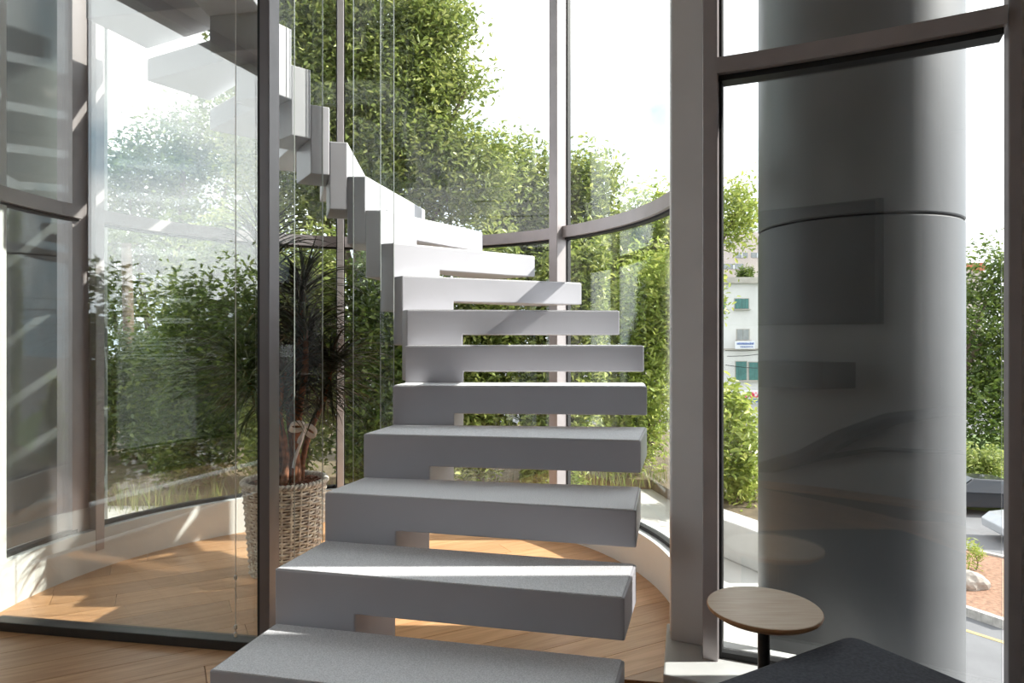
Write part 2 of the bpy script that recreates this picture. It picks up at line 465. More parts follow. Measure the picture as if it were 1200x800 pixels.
# downlights of the ceiling
for i, (x, y) in enumerate([(-1.9, -2.2), (-1.9, -0.2), (-0.2, -2.2), (-0.2, -0.2), (1.2, -1.2), (-1.9, 1.5), (-0.3, 1.2)]):
    e = empty('ceiling_downlight', (x, y, CEIL))
    MB().lathe((0, 0), [(0.055, 0.0), (0.085, -0.002), (0.082, -0.012), (0.055, -0.008), (0.055, 0.0)], 28).build('trim_ring', M['alu_light'], e, True)
    MB().lathe((0, 0), [(0, -0.004), (0.055, -0.004), (0.055, 0.0), (0, 0.0)], 28).build('lens', M['lamp'], e, True)
    tag(e, 'round recessed downlight in the white ceiling', 'downlight', 'recessed downlights of the room ceiling')

# ------------------------------------------------------------------ glazed drum (window_1)
A_R = math.radians(-29.5)                      # at the pier
A_L = math.radians(184.0)                      # at the left pier
win1 = empty('window_1'); tag(win1, kind='structure', label='curved full height glazing of the stair drum')
ups = MB().arc(DC, R_FLOOR, R_OUT, A_R, A_L, -0.3, UP, 96).build('baseboard_drum', M['white'], None, False)
tag(ups, kind='structure', label='low white curved upstand below the drum glazing')
ups.data.polygons.foreach_set('use_smooth', [True] * len(ups.data.polygons)); ups.data.set_sharp_from_angle(angle=math.radians(40))
mull_px = [(651, 'slim', 0.034), (399, 'slim', 0.022), (119.5, 'slim', 0.026), (97, 'wide', 0.06)]
mull = [(drum_angle(p, R_GLASS - (.08 if m != 'wide' else .02)), m, w) for p, m, w in mull_px]
T0, T1 = 1.895, 1.965
def drum_box(a, w, r0, r1, z0, z1):
    ra = Vector((math.cos(a), math.sin(a)))
    c = DC + ra * (r0 + r1) / 2
    return MB().obox(c, ra, (r1 - r0) / 2, w, z0, z1)
for a, m, w in mull:
    if m == 'wide':
        drum_box(a, w, R_GLASS - 0.02, R_GLASS + .09, UP, TOP).build('mullion', M['alu'], win1)
    else:
        o = drum_box(a, w, R_GLASS - (0.105 if a < 2.5 else .068), R_GLASS + .03, 0.10, TOP).build('mullion', M['alu'], win1, bevel=.004)
        drum_box(a, w + 0.008, R_GLASS - 0.012, R_GLASS + .02, UP, TOP).build('gasket', M['gasket'], o)
drum_box(A_R + .03, 0.03, R_GLASS - .05, R_GLASS + .03, UP, TOP).build('mullion', M['alu'], win1)
angs = sorted([A_R + .05] + [a for a, m, w in mull] + [A_L])
for a, b in zip(angs, angs[1:]):
    n = max(4, int((b - a) / math.radians(2.5)))
    if b - a < 0.09: continue
    tr = MB().arc(DC, R_GLASS - 0.055, R_GLASS + 0.02, a + .018, b - .018, T0, T1, n).build('transom', M['alu'], win1, True)
    MB().arc(DC, R_GLASS - 0.03, R_GLASS + 0.012, a + .018, b - .018, T0 - .012, T0, n).build('gasket', M['gasket'], tr, True)
    MB().arc(DC, R_GLASS - 0.006, R_GLASS + 0.006, a + .014, b - .014, UP, T0, n).build('pane', M['glass'], win1, True)
    MB().arc(DC, R_GLASS - 0.006, R_GLASS + 0.006, a + .014, b - .014, T1, TOP, n).build('pane', M['glass'], win1, True)
    MB().arc(DC, R_GLASS - 0.02, R_GLASS + 0.02, a + .018, b - .018, UP, UP + .02, n).build('sill_bead', M['gasket'], win1, True)

# ------------------------------------------------------------------ piers
pier = MB().prism([Vector((0.545, 2.287)), Vector((0.655, 2.235)), Vector((0.685, 2.28)), Vector((0.69, 2.46)), Vector((0.585, 2.47))], UP, TOP)
tag(pier.build('wall_pier_right', M['pier'], None, bevel=.006), kind='structure', label='white plastered pier between drum and bay')
tag(MB().box(-3.2, -2.385, 2.99, 3.14, 0, TOP).build('wall_pier_left', M['white']), kind='structure', label='white wall end at the left of the drum')

# ------------------------------------------------------------------ bay window (window_2)
win2 = empty('window_2'); tag(win2, kind='structure', label='gently curved bay window with grey frame')
def bay_pt(u, off=0.0):
    bulge = 0.016 * 4 * u * (1 - u)
    return BAY0.lerp(BAY1, u) - bay_in * bulge + bay_in * off
def bay_strip(u0, u1, o0, o1, z0, z1, n=20):
    inn = [bay_pt(u0 + (u1 - u0) * i / n, o1) for i in range(n + 1)]
    out = [bay_pt(u0 + (u1 - u0) * i / n, o0) for i in range(n + 1)]
    mb = MB()
    v, f = [], []
    for a, b in zip(inn, out):
        v += [(a.x, a.y, z0), (b.x, b.y, z0), (b.x, b.y, z1), (a.x, a.y, z1)]
    for i in range(n):
        for k in range(4):
            f.append((i * 4 + k, i * 4 + 4 + k, i * 4 + 4 + (k + 1) % 4, i * 4 + (k + 1) % 4))
    f.append((0, 1, 2, 3)); f.append((n * 4 + 3, n * 4 + 2, n * 4 + 1, n * 4))
    return mb.add(v, f)
po = MB().obox(bay_pt(0), bay_dir, 0.024, 0.05, UP - 0.02, CEIL).build('post', M['alu'], win2, bevel=.003)
MB().obox(bay_pt(0) + bay_dir * .026 - bay_in * .0, bay_dir, 0.006, 0.02, UP, CEIL).build('gasket', M['gasket'], po)
po = MB().obox(bay_pt(1), bay_dir, 0.015, 0.03, UP, CEIL).build('post', M['alu'], win2, bevel=.003)
TB0, TB1 = 2.105, 2.155
tr = bay_strip(0.025, 0.975, -0.06, 0.055, TB0, TB1).build('transom', M['alu'], win2, True)
bay_strip(0.03, 0.97, -0.03, 0.03, TB0 - .018, TB0).build('gasket', M['gasket'], tr, True)
bay_strip(0.03, 0.97, -0.006, 0.006, UP, TB0 - .016).build('pane', M['glass_bay'], win2, True)
bay_strip(0.03, 0.97, -0.006, 0.006, TB1, CEIL).build('pane', M['glass_bay'], win2, True)
bay_strip(0.03, 0.97, -0.02, 0.02, UP, UP + .02).build('sill_bead', M['gasket'], win2, True)
c0 = Vector((0.468, 2.06))
sill = MB().prism([c0, c0 + bay_dir * 1.06, Vector((1.56, 1.86)), BAY1 - bay_in * .12, BAY0 - bay_in * .12, Vector((0.70, 2.42)), Vector((0.565, 2.43))], 0.0, UP)
tag(sill.build('trim_1', M['white'], None, bevel=.006), kind='structure', label='white plinth under the bay window')

# ------------------------------------------------------------------ exterior columns
def column(c, r, label, joints):
    e = empty('exterior_column', (c[0], c[1], -5.6))
    zs = [0.0] + [j + 5.6 for j in joints] + [12.2]
    for a, b in zip(zs, zs[1:]):
        MB().lathe((0, 0), [(0, a + .004), (r - .004, a + .004), (r, a + .008), (r, b - .008), (r - .004, b - .004), (0, b - .004)], 72).build('cladding_panel', M['clad'], e, True)
    MB().lathe((0, 0), [(0, 0), (r - .012, 0), (r - .012, 12.2), (0, 12.2)], 48).build('core', M['clad_joint'], e, True)
    tag(e, label, 'column')
    return e
column((1.33, 2.577), 0.354, 'round grey clad column just outside the bay window', [-2.3, 1.675, 4.6])
column((-3.02, 4.22), 0.39, 'round grey clad column outside the narrow left drum pane', [-2.3, 1.75, 4.6])

# ------------------------------------------------------------------ staircase
H = EYE / 7.16
LIN = {0: (-.899, 1.519), 1: (-.826, 1.816), 2: (-.753, 2.113), 3: (-.677, 2.405), 4: (-.595, 2.665), 5: (-.528, 2.945),
       6: (-.502, 3.13), 7: (-.516, 3.265), 8: (-.553, 3.345), 9: (-.606, 3.405), 10: (-.679, 3.44), 11: (-.757, 3.44)}
LOUT = {0: (.147, 1.31), 1: (.232, 1.591), 2: (.317, 1.872), 3: (.402, 2.153), 4: (.482, 2.49), 5: (.580, 2.86),
        6: (.620, 3.12), 7: (.546, 3.37), 8: (.395, 3.77), 9: (.137, 3.96), 10: (-.181, 4.16), 11: (-.567, 4.35)}
IC = Vector((-.82, 3.08))
for k, (ti, to) in {12: (95, 95), 13: (109, 109), 14: (124, 123), 15: (140, 138), 16: (156, 154), 17: (172, 170), 18: (187, 186), 19: (203, 203), 20: (219, 219), 21: (235, 235)}.items():
    LIN[k] = tuple(IC + Vector((math.cos(math.radians(ti)), math.sin(math.radians(ti)))) * (0.36 if k > 12 else .362))
    LOUT[k] = tuple(IC + Vector((math.cos(math.radians(to)), math.sin(math.radians(to)))) * 1.32)
stair = empty('staircase', (-0.4, 1.6, 0))
tag(stair, 'winding white staircase of cantilevered treads with grey grit tops', 'staircase')
SL = 0.122
def tread(k):
    zt = (k + 1) * H
    zb = max(0.0, (k - 1) * H)
    org = Vector((-0.4, 1.6))
    a0, a1 = Vector(LIN[k]) - org, Vector(LOUT[k]) - org
    b0, b1 = Vector(LIN[k + 1]) - org, Vector(LOUT[k + 1]) - org
    fr, bk = [], []
    for (p0, p1, lst) in ((a0, a1, fr), (b0, b1, bk)):
        L = (p1 - p0).length
        m = p0 + (p1 - p0) * (0.275 / L)
        for p, z in ((p0, zb), (m, zb), (m, zt - SL), (p1, zt - SL), (p1, zt), (p0, zt)):
            lst.append((p.x, p.y, z))
    v = fr + bk
    f = [(0, 1, 2, 3, 4, 5)[::1], tuple(range(11, 5, -1))]
    f += [(i, 6 + i, 6 + (i + 1) % 6, (i + 1) % 6) for i in range(6)]
    mb = MB().add(v, f)
    o = mb.build('tread', M['tread'], stair, bevel=.005, bseg=2)
    # grit top surface, slightly inset
    c = (a0 + a1 + b0 + b1) / 4
    def ins(p): return p + (c - p).normalized() * 0.009
    MB().prism([ins(a0), ins(a1), ins(b1), ins(b0)], zt - .001, zt + .002).build('grit_surface', M['grit'], o)
    return o
for k in range(0, 21): tread(k)

# ------------------------------------------------------------------ well glass
well = empty('well_glass_screen', (IC.x, IC.y, 0))
tag(well, 'faceted frameless glass screen around the open stairwell', 'glass screen')
def well_angle(pxx, r):
    d = Vector(((pxx - 600.0) / F, 1.0)).normalized()
    b = d.dot(IC); disc = b * b - (IC.length_squared - r * r)
    t = b + math.sqrt(max(disc, 0.0))
    p = d * t - IC
    return math.atan2(p.y, p.x)
RW = 0.325
wa = [well_angle(p, RW) for p in (461.5, 446, 414, 378, 345)]
wa = wa + [wa[-1] + .42, wa[-1] + .84]
pts = [Vector((math.cos(a), math.sin(a))) * RW for a in wa]
for a, b in zip(pts, pts[1:]):
    d = (b - a); L = d.length; m = (a + b) / 2
    MB().obox(m, d, L / 2 - .003, .004, 0.0, TOP).build('pane', M['glass_well'], well)
for p in pts:
    MB().tube([(p.x, p.y, 0), (p.x, p.y, TOP)], .0022, 6).build('edge_joint', M['glass_edge'], well, True)

# ------------------------------------------------------------------ partition
part = empty('glass_partition', ((PT0.x + PT1.x) / 2, (PT0.y + PT1.y) / 2, 0))
pc = (PT0 + PT1) / 2
tag(part, 'clear glass partition with black floor track and dark end post', 'partition')
MB().obox(Vector((0, 0)), pt_dir, (PT1 - PT0).length / 2 + .02, 0.034, 0, 0.04).build('floor_track', M['black'], part, bevel=.003)
MB().obox(Vector((0, 0)), pt_dir, (PT1 - PT0).length / 2, 0.006, 0.03, 2.95).build('pane', M['glass_part'], part)
ps = PT1 - pc + pt_dir * 0.024
pp = MB().obox(ps, pt_dir, 0.021, 0.04, 0, CEIL).build('end_post', M['alu_deep'], part, bevel=.003)
MB().obox(ps - pt_dir * 0.028, pt_dir, 0.008, 0.03, 0, CEIL).build('gasket', M['gasket'], pp)
# blind chain in front of the partition
bc = empty('blind_chain', (-1.088, 2.62, 0.09))
tag(bc, 'thin white beaded blind chain hanging before the glass partition', 'blind chain')
MB().tube([(0, 0, 0), (0, 0, CEIL - .09)], .0016, 6).build('cord', M['chain'], bc, True)
for z in (0.0, 0.03, 0.225):
    MB().lathe((0, 0), [(0, z - .012), (.006, z - .007), (.007, z), (.006, z + .007), (0, z + .012)], 12).build('bead', M['chain'], bc, True)

# ------------------------------------------------------------------ side table
tb = empty('side_table', (0.70, 1.85, 0.0)); tb.scale = (1, 1, 1.02)
tag(tb, 'small round oak side table on a black pole before the bay', 'side table')
MB().lathe((0, 0), [(0, .0), (.10, 0), (.10, .006), (.02, .012), (0, .012)], 48).build('base_plate', M['black'], tb, True)
MB().lathe((0, 0), [(0, .01), (.0165, .01), (.0165, .478), (0, .478)], 28).build('pole', M['black'], tb, True)
tt = MB().lathe((0, 0), [(0, .478), (.135, .478), (.150, .488), (.1525, .494), (.1515, .4985), (0, .4985)], 72).build('tabletop', M['oak_edge'], tb, True)
MB().lathe((0, 0), [(0, .4984), (.1508, .4984), (.1495, .5), (0, .5)], 72).build('veneer', M['oak'], tt, True)

# ------------------------------------------------------------------ ottoman
def rounded_cushion(hx, hy, z0, z1, rc, re, nseg=6):
    """rounded-corner slab with rolled upper and lower edges and a slightly domed top"""
    rings = []
    def ring(inset, z):
        pts = []
        for (sx, sy, a0) in ((1, 1, 0), (-1, 1, 90), (-1, -1, 180), (1, -1, 270)):
            for i in range(nseg + 1):
                a = math.radians(a0 + 90 * i / nseg)
                r = max(rc - inset, .004)
                cx, cy = sx * (hx - rc - 0) , sy * (hy - rc - 0)
                if inset > rc: cx, cy = sx * (hx - inset), sy * (hy - inset)
                pts.append((cx + r * math.cos(a), cy + r * math.sin(a), z))
        return pts
    for i in range(6):
        a = PI / 2 * i / 5
        rings.append(ring(re * (1 - math.sin(a)), z0 + re * (1 - math.cos(a))))
    for i in range(6):
        a = PI / 2 * i / 5
        rings.append(ring(re * (1 - math.cos(a)), z1 - re + re * math.sin(a)))
    for ins, dz in ((.10, .006), (.18, .010), (.25, .012)):
        rings.append(ring(ins, z1 + dz))
    n = len(rings[0]); v = [p for r in rings for p in r]
    f = [tuple(range(n - 1, -1, -1))]
    for i in range(len(rings) - 1):
        for k in range(n):
            f.append((i * n + k, i * n + (k + 1) % n, (i + 1) * n + (k + 1) % n, (i + 1) * n + k))
    f.append(tuple((len(rings) - 1) * n + k for k in range(n)))
    return MB().add(v, f)
u = Vector((-.87, -.494)); w_ = Vector((.479, -.878))
apex = Vector((.935, 1.835))
oc = apex + u * .29 + w_ * .29
ot = empty('ottoman', (oc.x, oc.y, 0), math.atan2(-u.y, -u.x))
tag(ot, 'charcoal felt upholstered square ottoman beside the small round table', 'ottoman')
rounded_cushion(.295, .295, .07, .448, .05, .035).build('cushion', M['felt'], ot, True)
MB().box(-.24, .24, -.24, .24, .05, .075).build('base_board', M['black'], ot)
for sx in (-1, 1):
    for sy in (-1, 1):
        MB().lathe((sx * .2, sy * .2), [(0, 0), (.016, 0), (.022, .055), (0, .055)], 20).build('foot', M['black'], ot, True)

# ------------------------------------------------------------------ potted dracaena
pb = ground(334, 668, 0.0)
pot = empty('potted_dracaena', (pb.x, pb.y, 0))
tag(pot, 'tall dark dracaena in a whitewashed wicker basket with white ribbon', 'potted plant')
def brad(z): return 0.172 + (0.212 - 0.172) * min(1, z / 0.48)
mb = MB()
NR, NS = 30, 26
for i in range(NR):
    z = 0.010 + i * 0.0157
    pts_ = []
    for k in range(NS * 4):
        th = 2 * PI * k / (NS * 4)
        r = brad(z) + 0.0065 * math.sin(NS * th / 2 * 1.0 + i * PI)
        pts_.append((r * math.cos(th), r * math.sin(th), z + random.uniform(-.0008, .0008)))
    mb.tube(pts_, 0.0062 + random.uniform(-.0012, .0010), 5, True)
wk = mb.build('wicker_weave', M['wicker'], pot, True); wk['kind'] = 'stuff'
mb = MB()
for k in range(NS):
    th = 2 * PI * (k + .5) / NS
    mb.tube([((brad(z)) * math.cos(th), (brad(z)) * math.sin(th), z) for z in (0, .16, .32, .485)], .006, 6)
mb.build('stakes', M['wicker'], pot, True)['kind'] = 'stuff'
mb = MB()
for ph in (0, 1):
    pts_ = []
    for k in range(180):
        th = 2 * PI * k / 180
        r = 0.213 + 0.010 * math.cos(28 * th + ph * PI); z = .487 + .010 * math.sin(28 * th + ph * PI)
        pts_.append((r * math.cos(th), r * math.sin(th), z))
    mb.tube(pts_, .0085, 6, True)
mb.build('basket_rim', M['wicker'], pot, True)
MB().lathe((0, 0), [(0, .004), (.160, .004), (.198, .475), (.192, .475), (.190, .462), (0, .462)], 40).build('basket_lining', M['wicker_in'], pot, True)
mb = MB()
for i in range(150):
    a = random.uniform(0, 2 * PI); r = .175 * math.sqrt(random.random())
    c = Vector((r * math.cos(a), r * math.sin(a), .468 + random.uniform(0, .022)))
    R_ = Matrix.Rotation(random.uniform(0, PI), 3, 'Z') @ Matrix.Rotation(random.uniform(-.6, .6), 3, 'X')
    sx, sy, sz = random.uniform(.01, .022), random.uniform(.006, .012), random.uniform(.003, .006)
    vs = [c + R_ @ Vector((x * sx, y * sy, z * sz)) for x in (-1, 1) for y in (-1, 1) for z in (-1, 1)]
    mb.add(vs, [(0, 1, 3, 2), (4, 6, 7, 5), (0, 4, 5, 1), (2, 3, 7, 6), (0, 2, 6, 4), (1, 5, 7, 3)])
mb.build('bark_mulch', M['bark'], pot)['kind'] = 'stuff'
# stems: several upright canes with kinks, each carrying a head of leaves
heads = []
canes = [((-.05, .0), (-.10, -.02, 1.78), .026), ((.03, .02), (.06, .05, 1.56), .028), ((.06, -.03), (.13, -.06, 1.30), .022),
         ((-.02, .05), (-.20, .08, 1.42), .022), ((.0, -.05), (.02, -.08, 1.08), .018), ((.05, .05), (.22, .10, 1.12), .016), ((-.06, -.04), (-.16, -.12, 1.16), .018)]
for (bx, by), (tx, ty, tz), r in canes:
    n = 9; pts_ = []
    for i in range(n + 1):
        t = i / n
        pts_.append((bx + (tx - bx) * t + .018 * math.sin(t * 7 + bx * 40), by + (ty - by) * t + .018 * math.cos(t * 6 + by * 50), .42 + (tz - .42) * t))
    MB().tube(pts_, [r * (1.15 - .45 * i / n) * (1 + .12 * math.sin(i * 2.1)) for i in range(n + 1)], 9).build('cane', M['stem'], pot, True)
    heads.append((Vector(pts_[-1]), Vector(pts_[-3])))
def blade(L, wd, up, droop):
    n = 9; v, f = [], []
    p = Vector((0, 0, 0)); a = up
    for i in range(n + 1):
        t = i / n
        wv = wd * (0.55 + .9 * t if t < .35 else .87 * (1 - ((t - .35) / .65) ** 1.6)) + .0008
        v += [(p.x, -wv, p.z + wv * .5), (p.x, 0, p.z), (p.x, wv, p.z + wv * .5)]
        p = p + Vector((math.cos(a), 0, math.sin(a))) * (L / n)
        a -= droop / n * (0.5 + t)
    for i in range(n):
        f += [(i * 3, i * 3 + 3, i * 3 + 4, i * 3 + 1), (i * 3 + 1, i * 3 + 4, i * 3 + 5, i * 3 + 2)]
    me = bpy.data.meshes.new('leaf'); me.from_pydata(v, [], f); me.update(); me.materials.append(M['dracaena'])
    me.polygons.foreach_set('use_smooth', [True] * len(me.polygons))
    return me
blades = [blade(.44, .0085, .9, 1.7), blade(.36, .0070, 1.1, 1.6), blade(.48, .0080, .6, 1.5), blade(.40, .0075, .2, 1.2), blade(.34, .007, -.2, .8), blade(.30, .0065, 1.3, .7)]
def clear_of_screen(me, mat4):
    for v in me.vertices:
        q = mat4 @ v.co + pot.location
        if math.hypot(q.x - IC.x, q.y - IC.y) < 0.345: return False
    return True
nl = 0
for hi, (hp, hb) in enumerate(heads):
    cnt = (52, 48, 42, 44, 36, 34, 36)[hi]
    cnt = int(cnt * .98)
    for i in range(cnt):
        t = i / cnt
        pos = hb.lerp(hp, .2 + .85 * t)
        me = blades[5] if t > .93 else random.choice(blades[:2] if t > .7 else (blades[:3] if t > .4 else blades[2:5]))
        sc = random.uniform(.75, 1.1)
        rot = (random.uniform(-.25, .25), random.uniform(-.25, .25), i * 2.399 + random.uniform(-.3, .3))
        from mathutils import Euler
        for _try in range(9):
            m4 = Matrix.Translation(pos) @ Euler(rot).to_matrix().to_4x4() @ Matrix.Diagonal((sc, 1, sc, 1))
            if clear_of_screen(me, m4): break
            rot = (rot[0], rot[1], rot[2] + .7)
        else: sc *= .4
        o = bpy.data.objects.new('leaf', me); COL.objects.link(o); o.parent = pot
        o.location = pos; o.scale = (sc, 1, sc); o.rotation_euler = rot
        nl += 1
mbl = MB()
for hi, (hp, hb) in enumerate(heads):
    for i in range(210):
        t = random.random(); pos = hb.lerp(hp, -.6 + 1.6 * t)
        me = random.choice(blades[:3] if t > .6 else blades[2:5])
        R_ = Matrix.Rotation(random.uniform(0, 2 * PI), 3, 'Z') @ Matrix.Rotation(random.uniform(-.3, .4), 3, 'Y')
        k = random.uniform(.6, 1.0)
        if not clear_of_screen(me, Matrix.Translation(pos) @ (R_ * k).to_4x4()): continue
        mbl.add([pos + R_ @ (v.co * k) for v in me.vertices], [tuple(p.vertices) for p in me.polygons])
mbl.build('leaf_mass', M['dracaena'], pot, True)['kind'] = 'stuff'
# ribbon bow tied round a cane
rb = empty('ribbon_bow'); rb.parent = pot; rb.location = (0.135, -0.10, 0.79); rb.scale = (.8, .8, 1.0); rb.rotation_euler = (0, 0.35, 0.3)
def ribbon(pts2, wdt):
    v, f = [], []
    for i, p in enumerate(pts2):
        v += [(p[0], p[1] - wdt / 2 * .3, p[2] + wdt / 2), (p[0], p[1] + wdt / 2 * .3, p[2] - wdt / 2)]
    for i in range(len(pts2) - 1): f.append((i * 2, i * 2 + 2, i * 2 + 3, i * 2 + 1))
    return MB().add(v, f)
def add_ribbon(name, mbx):
    o = mbx.build(name, M['ribbon'], rb, True)
    m = o.modifiers.new('thick', 'SOLIDIFY'); m.thickness = .0015
for sx in (-1, 1):
    add_ribbon('bow_loop', ribbon([(sx * .045 * (1 - math.cos(2 * PI * t / 12)), -.012 * math.sin(2 * PI * t / 12), .022 * math.sin(2 * PI * t / 12) - .02 * (1 - math.cos(2 * PI * t / 12)) / 2) for t in range(13)], .028))
MB().lathe((0, 0), [(0, -.015), (.012, -.01), (.013, .01), (0, .015)], 12).build('bow_knot', M['ribbon'], rb, True)
for sx, ln in ((.03, .22), (.005, .09)):
    mbx = MB(); v, f = [], []
    for i in range(9):
        t = i / 8
        x = sx * t + .006 * math.sin(t * 6); v += [(x - .010, -.004 * math.sin(t * 5), -ln * t), (x + .010, .004 * math.sin(t * 5 + 1), -ln * t)]
    for i in range(8): f.append((i * 2, i * 2 + 1, i * 2 + 3, i * 2 + 2))
    add_ribbon('bow_tail', mbx.add(v, f))

# ------------------------------------------------------------------ outside: terrace and ground
ST = -5.6      # street level
TZ = -0.30     # terrace level
street = MB().box(-260, 260, -120, 320, ST - .4, ST).build('street_ground', M['asphalt'])
tag(street, kind='structure', label='grey asphalt street far below the terrace')
# the storey below, carrying the room and the terrace
terr = MB().prism([Vector((-9, -4.4)), Vector((-3.2, -4.4)), Vector((1.2, -4.4)), Vector((1.2, 2.0)), Vector((1.75, 3.3)), Vector((2.25, 4.6)), Vector((3.5, 9.4)), Vector((2.0, 11.6)), Vector((-9, 11.6))], ST, TZ).build('terrace', M['paving'])
tag(terr, kind='structure', label='pale concrete terrace around the stair drum')
ka = px(846, 612, 4.75); kb = px(900, 630, 4.35)
kd = Vector((kb.x - ka.x, kb.y - ka.y)).normalized(); kn = Vector((-kd.y, kd.x))
if kn.y < 0: kn = -kn
k0 = Vector((ka.x, ka.y)) - kd * .5; k1 = Vector((kb.x, kb.y)) + kd * .12
tag(MB().prism([k0, k1, k1 + kn * .22, k0 + kn * .22], TZ, -0.03).build('planter_kerb', M['kerb_white'], None, bevel=.01), 'whitewashed low kerb of the planting bed outside the bay', 'kerb')
bed = MB().prism([Vector((-8.8, 6.3)), Vector((0.1, 6.15)), Vector((0.7, 7.0)), Vector((1.45, 6.9)), k1 + kn * .24 - kd * .3, k1 + kn * .24, Vector((3.3, 9.3)), Vector((1.9, 11.5)), Vector((-8.8, 11.5))], TZ, TZ + .10).build('planting_bed', M['garden_soil'])
tag(bed, kind='structure', label='dark soil planting bed behind the terrace')

# ------------------------------------------------------------------ foliage helpers
def leaf_cloud(blobs, n_total, size, clump, rng, flat=0.5, aspect=0.42, lim=None):
    """blobs: (centre xyz, radii xyz, weight) -> vertex and quad arrays of folded leaves"""
    wts = np.array([b[2] if len(b) > 2 else b[1][0] * b[1][2] for b in blobs], float); wts /= wts.sum()
    P = []
    for b, wt in zip(blobs, wts):
        n = int(n_total * wt)
        nc = max(3, n // 26)
        d = rng.normal(size=(nc, 3)); d /= np.linalg.norm(d, axis=1)[:, None]
        r = rng.random(nc) ** 0.42
        cc = np.array(b[0]) + d * r[:, None] * np.array(b[1])
        idx = rng.integers(0, nc, n)
        P.append(cc[idx] + rng.normal(size=(n, 3)) * clump)
    P = np.concatenate(P); n = len(P)
    for k in (0, 1):
        if lim and lim[k]:                       # a clipped side: fold stray leaves back inside
            a_ = np.abs(P[:, k]); P[:, k] = np.sign(P[:, k]) * np.where(a_ > lim[k], np.maximum(2 * lim[k] - a_, 0), a_)
    ax = rng.normal(size=(n, 3)); ax[:, 2] = ax[:, 2] * .6 - .15
    ax /= np.linalg.norm(ax, axis=1)[:, None]
    nm = rng.normal(size=(n, 3)); nm[:, 2] = np.abs(nm[:, 2]) + flat
    sd = np.cross(ax, nm); sd /= np.linalg.norm(sd, axis=1)[:, None]
    nm = np.cross(sd, ax)
    L = size * rng.uniform(.65, 1.25, n)[:, None]; Wd = L * aspect * rng.uniform(.85, 1.15, n)[:, None]
    V = np.empty((n, 6, 3))
    V[:, 0] = P - ax * L * .5
    V[:, 1] = P - ax * L * .15 + sd * Wd * .5 + nm * Wd * .16
    V[:, 2] = P + ax * L * .22 + sd * Wd * .40 + nm * Wd * .13
    V[:, 3] = P + ax * L * .5 - nm * L * .10
    V[:, 4] = P + ax * L * .22 - sd * Wd * .40 + nm * Wd * .13
    V[:, 5] = P - ax * L * .15 - sd * Wd * .5 + nm * Wd * .16
    base = np.arange(n)[:, None] * 6
    Q = np.concatenate([base + np.array([0, 1, 2, 3]), base + np.array([0, 3, 4, 5])], axis=1).reshape(-1)
    return V.reshape(-1, 3), Q

def fast_mesh(name, V, Q, m, parent):
    me = bpy.data.meshes.new(name)
    nq = len(Q) // 4
    me.vertices.add(len(V)); me.vertices.foreach_set('co', V.astype(np.float32).reshape(-1))
    me.loops.add(len(Q)); me.loops.foreach_set('vertex_index', Q.astype(np.int32))
    me.polygons.add(nq)
    me.polygons.foreach_set('loop_start', np.arange(0, nq * 4, 4, dtype=np.int32))
    me.polygons.foreach_set('loop_total', np.full(nq, 4, dtype=np.int32))
    me.update(calc_edges=True); me.validate()
    me.materials.append(m)
    o = bpy.data.objects.new(name, me); COL.objects.link(o); o.parent = parent
    o['kind'] = 'stuff'
    return o

def tree(name, base, blobs, n, size, label, cat, m, clump=.12, group=None, trunk=.09, flat=.5, aspect=.42, lim=None):
    """base: ground point; blobs given in world coordinates"""
    e = empty(name, base)
    b = Vector(base)
    loc = [((Vector(c) - b)[:], r) + ((w,) if w else ()) for (c, r, w) in [(x + (None,))[:3] for x in blobs]]
    V, Q = leaf_cloud(loc, n, size, clump, RNG, flat, aspect, lim)
    fast_mesh('foliage', V, Q, m, e)
    top = Vector(loc[0][0])
    mid = Vector((top.x * .45 + .1, top.y * .5, top.z * .5))
    MB().tube([(0, 0, -.05), mid * .5 + Vector((.05, .02, 0)), mid, top], [trunk * 1.15, trunk, trunk * .8, trunk * .35], 8).build('trunk', M['trunk'], e, True)
    for c, r, *_ in loc[1:]:
        c = Vector(c)
        MB().tube([mid * .8, (mid * .8 + c) / 2 + Vector((0, 0, -.12)), c], [trunk * .5, trunk * .36, trunk * .14], 6).build('branch', M['trunk'], e, True)
    tag(e, label, cat, group)
    return e
def B(x, y, Y, rx, ry, rz, w=None): return (px(x, y, Y)[:], (rx, ry, rz), w)

TB = TZ + .08
# tall ficus behind the drum
tree('ficus_tree', (-2.0, 8.1, TB), [B(420, 60, 8.1, 1.4, .6, 1.3), B(350, 160, 8.0, .95, .55, 1.26), B(455, 190, 7.95, 1.1, .5, 1.02), B(505, 30, 8.0, .41, .5, .45), B(340, 10, 8.0, .97, .5, .97), B(545, 205, 7.95, .66, .45, .58), B(548, 100, 8.0, .24, .3, .2), B(470, 110, 8.0, .65, .5, .6)],
     90000, .077, 'tall leafy ficus tree rising highest behind the stair drum', 'tree', M['leaf'], clump=.12, trunk=.11)
tree('ficus_tree', (0.3, 9.4, TB), [B(610, 235, 9.5, .75, .4, .9), B(693, 232, 9.5, .41, .4, .75), B(640, 300, 9.5, .96, .4, .85), B(712, 300, 9.5, .66, .4, .62)],
     30000, .086, 'slimmer ficus tree beside the pale drum mullion with narrow pointed top', 'tree', M['leaf'], clump=.12, trunk=.07)
tree('ficus_tree', (1.75, 8.45, TB), [B(768, 262, 8.4, .42, .3, .42), B(790, 330, 8.4, .6, .3, .7), B(862, 250, 8.4, .26, .25, .52, .10), B(735, 330, 8.4, .5, .3, .6)],
     16000, .076, 'lower spreading ficus tree behind the white pier', 'tree', M['leaf_pale'], clump=.11, trunk=.06)
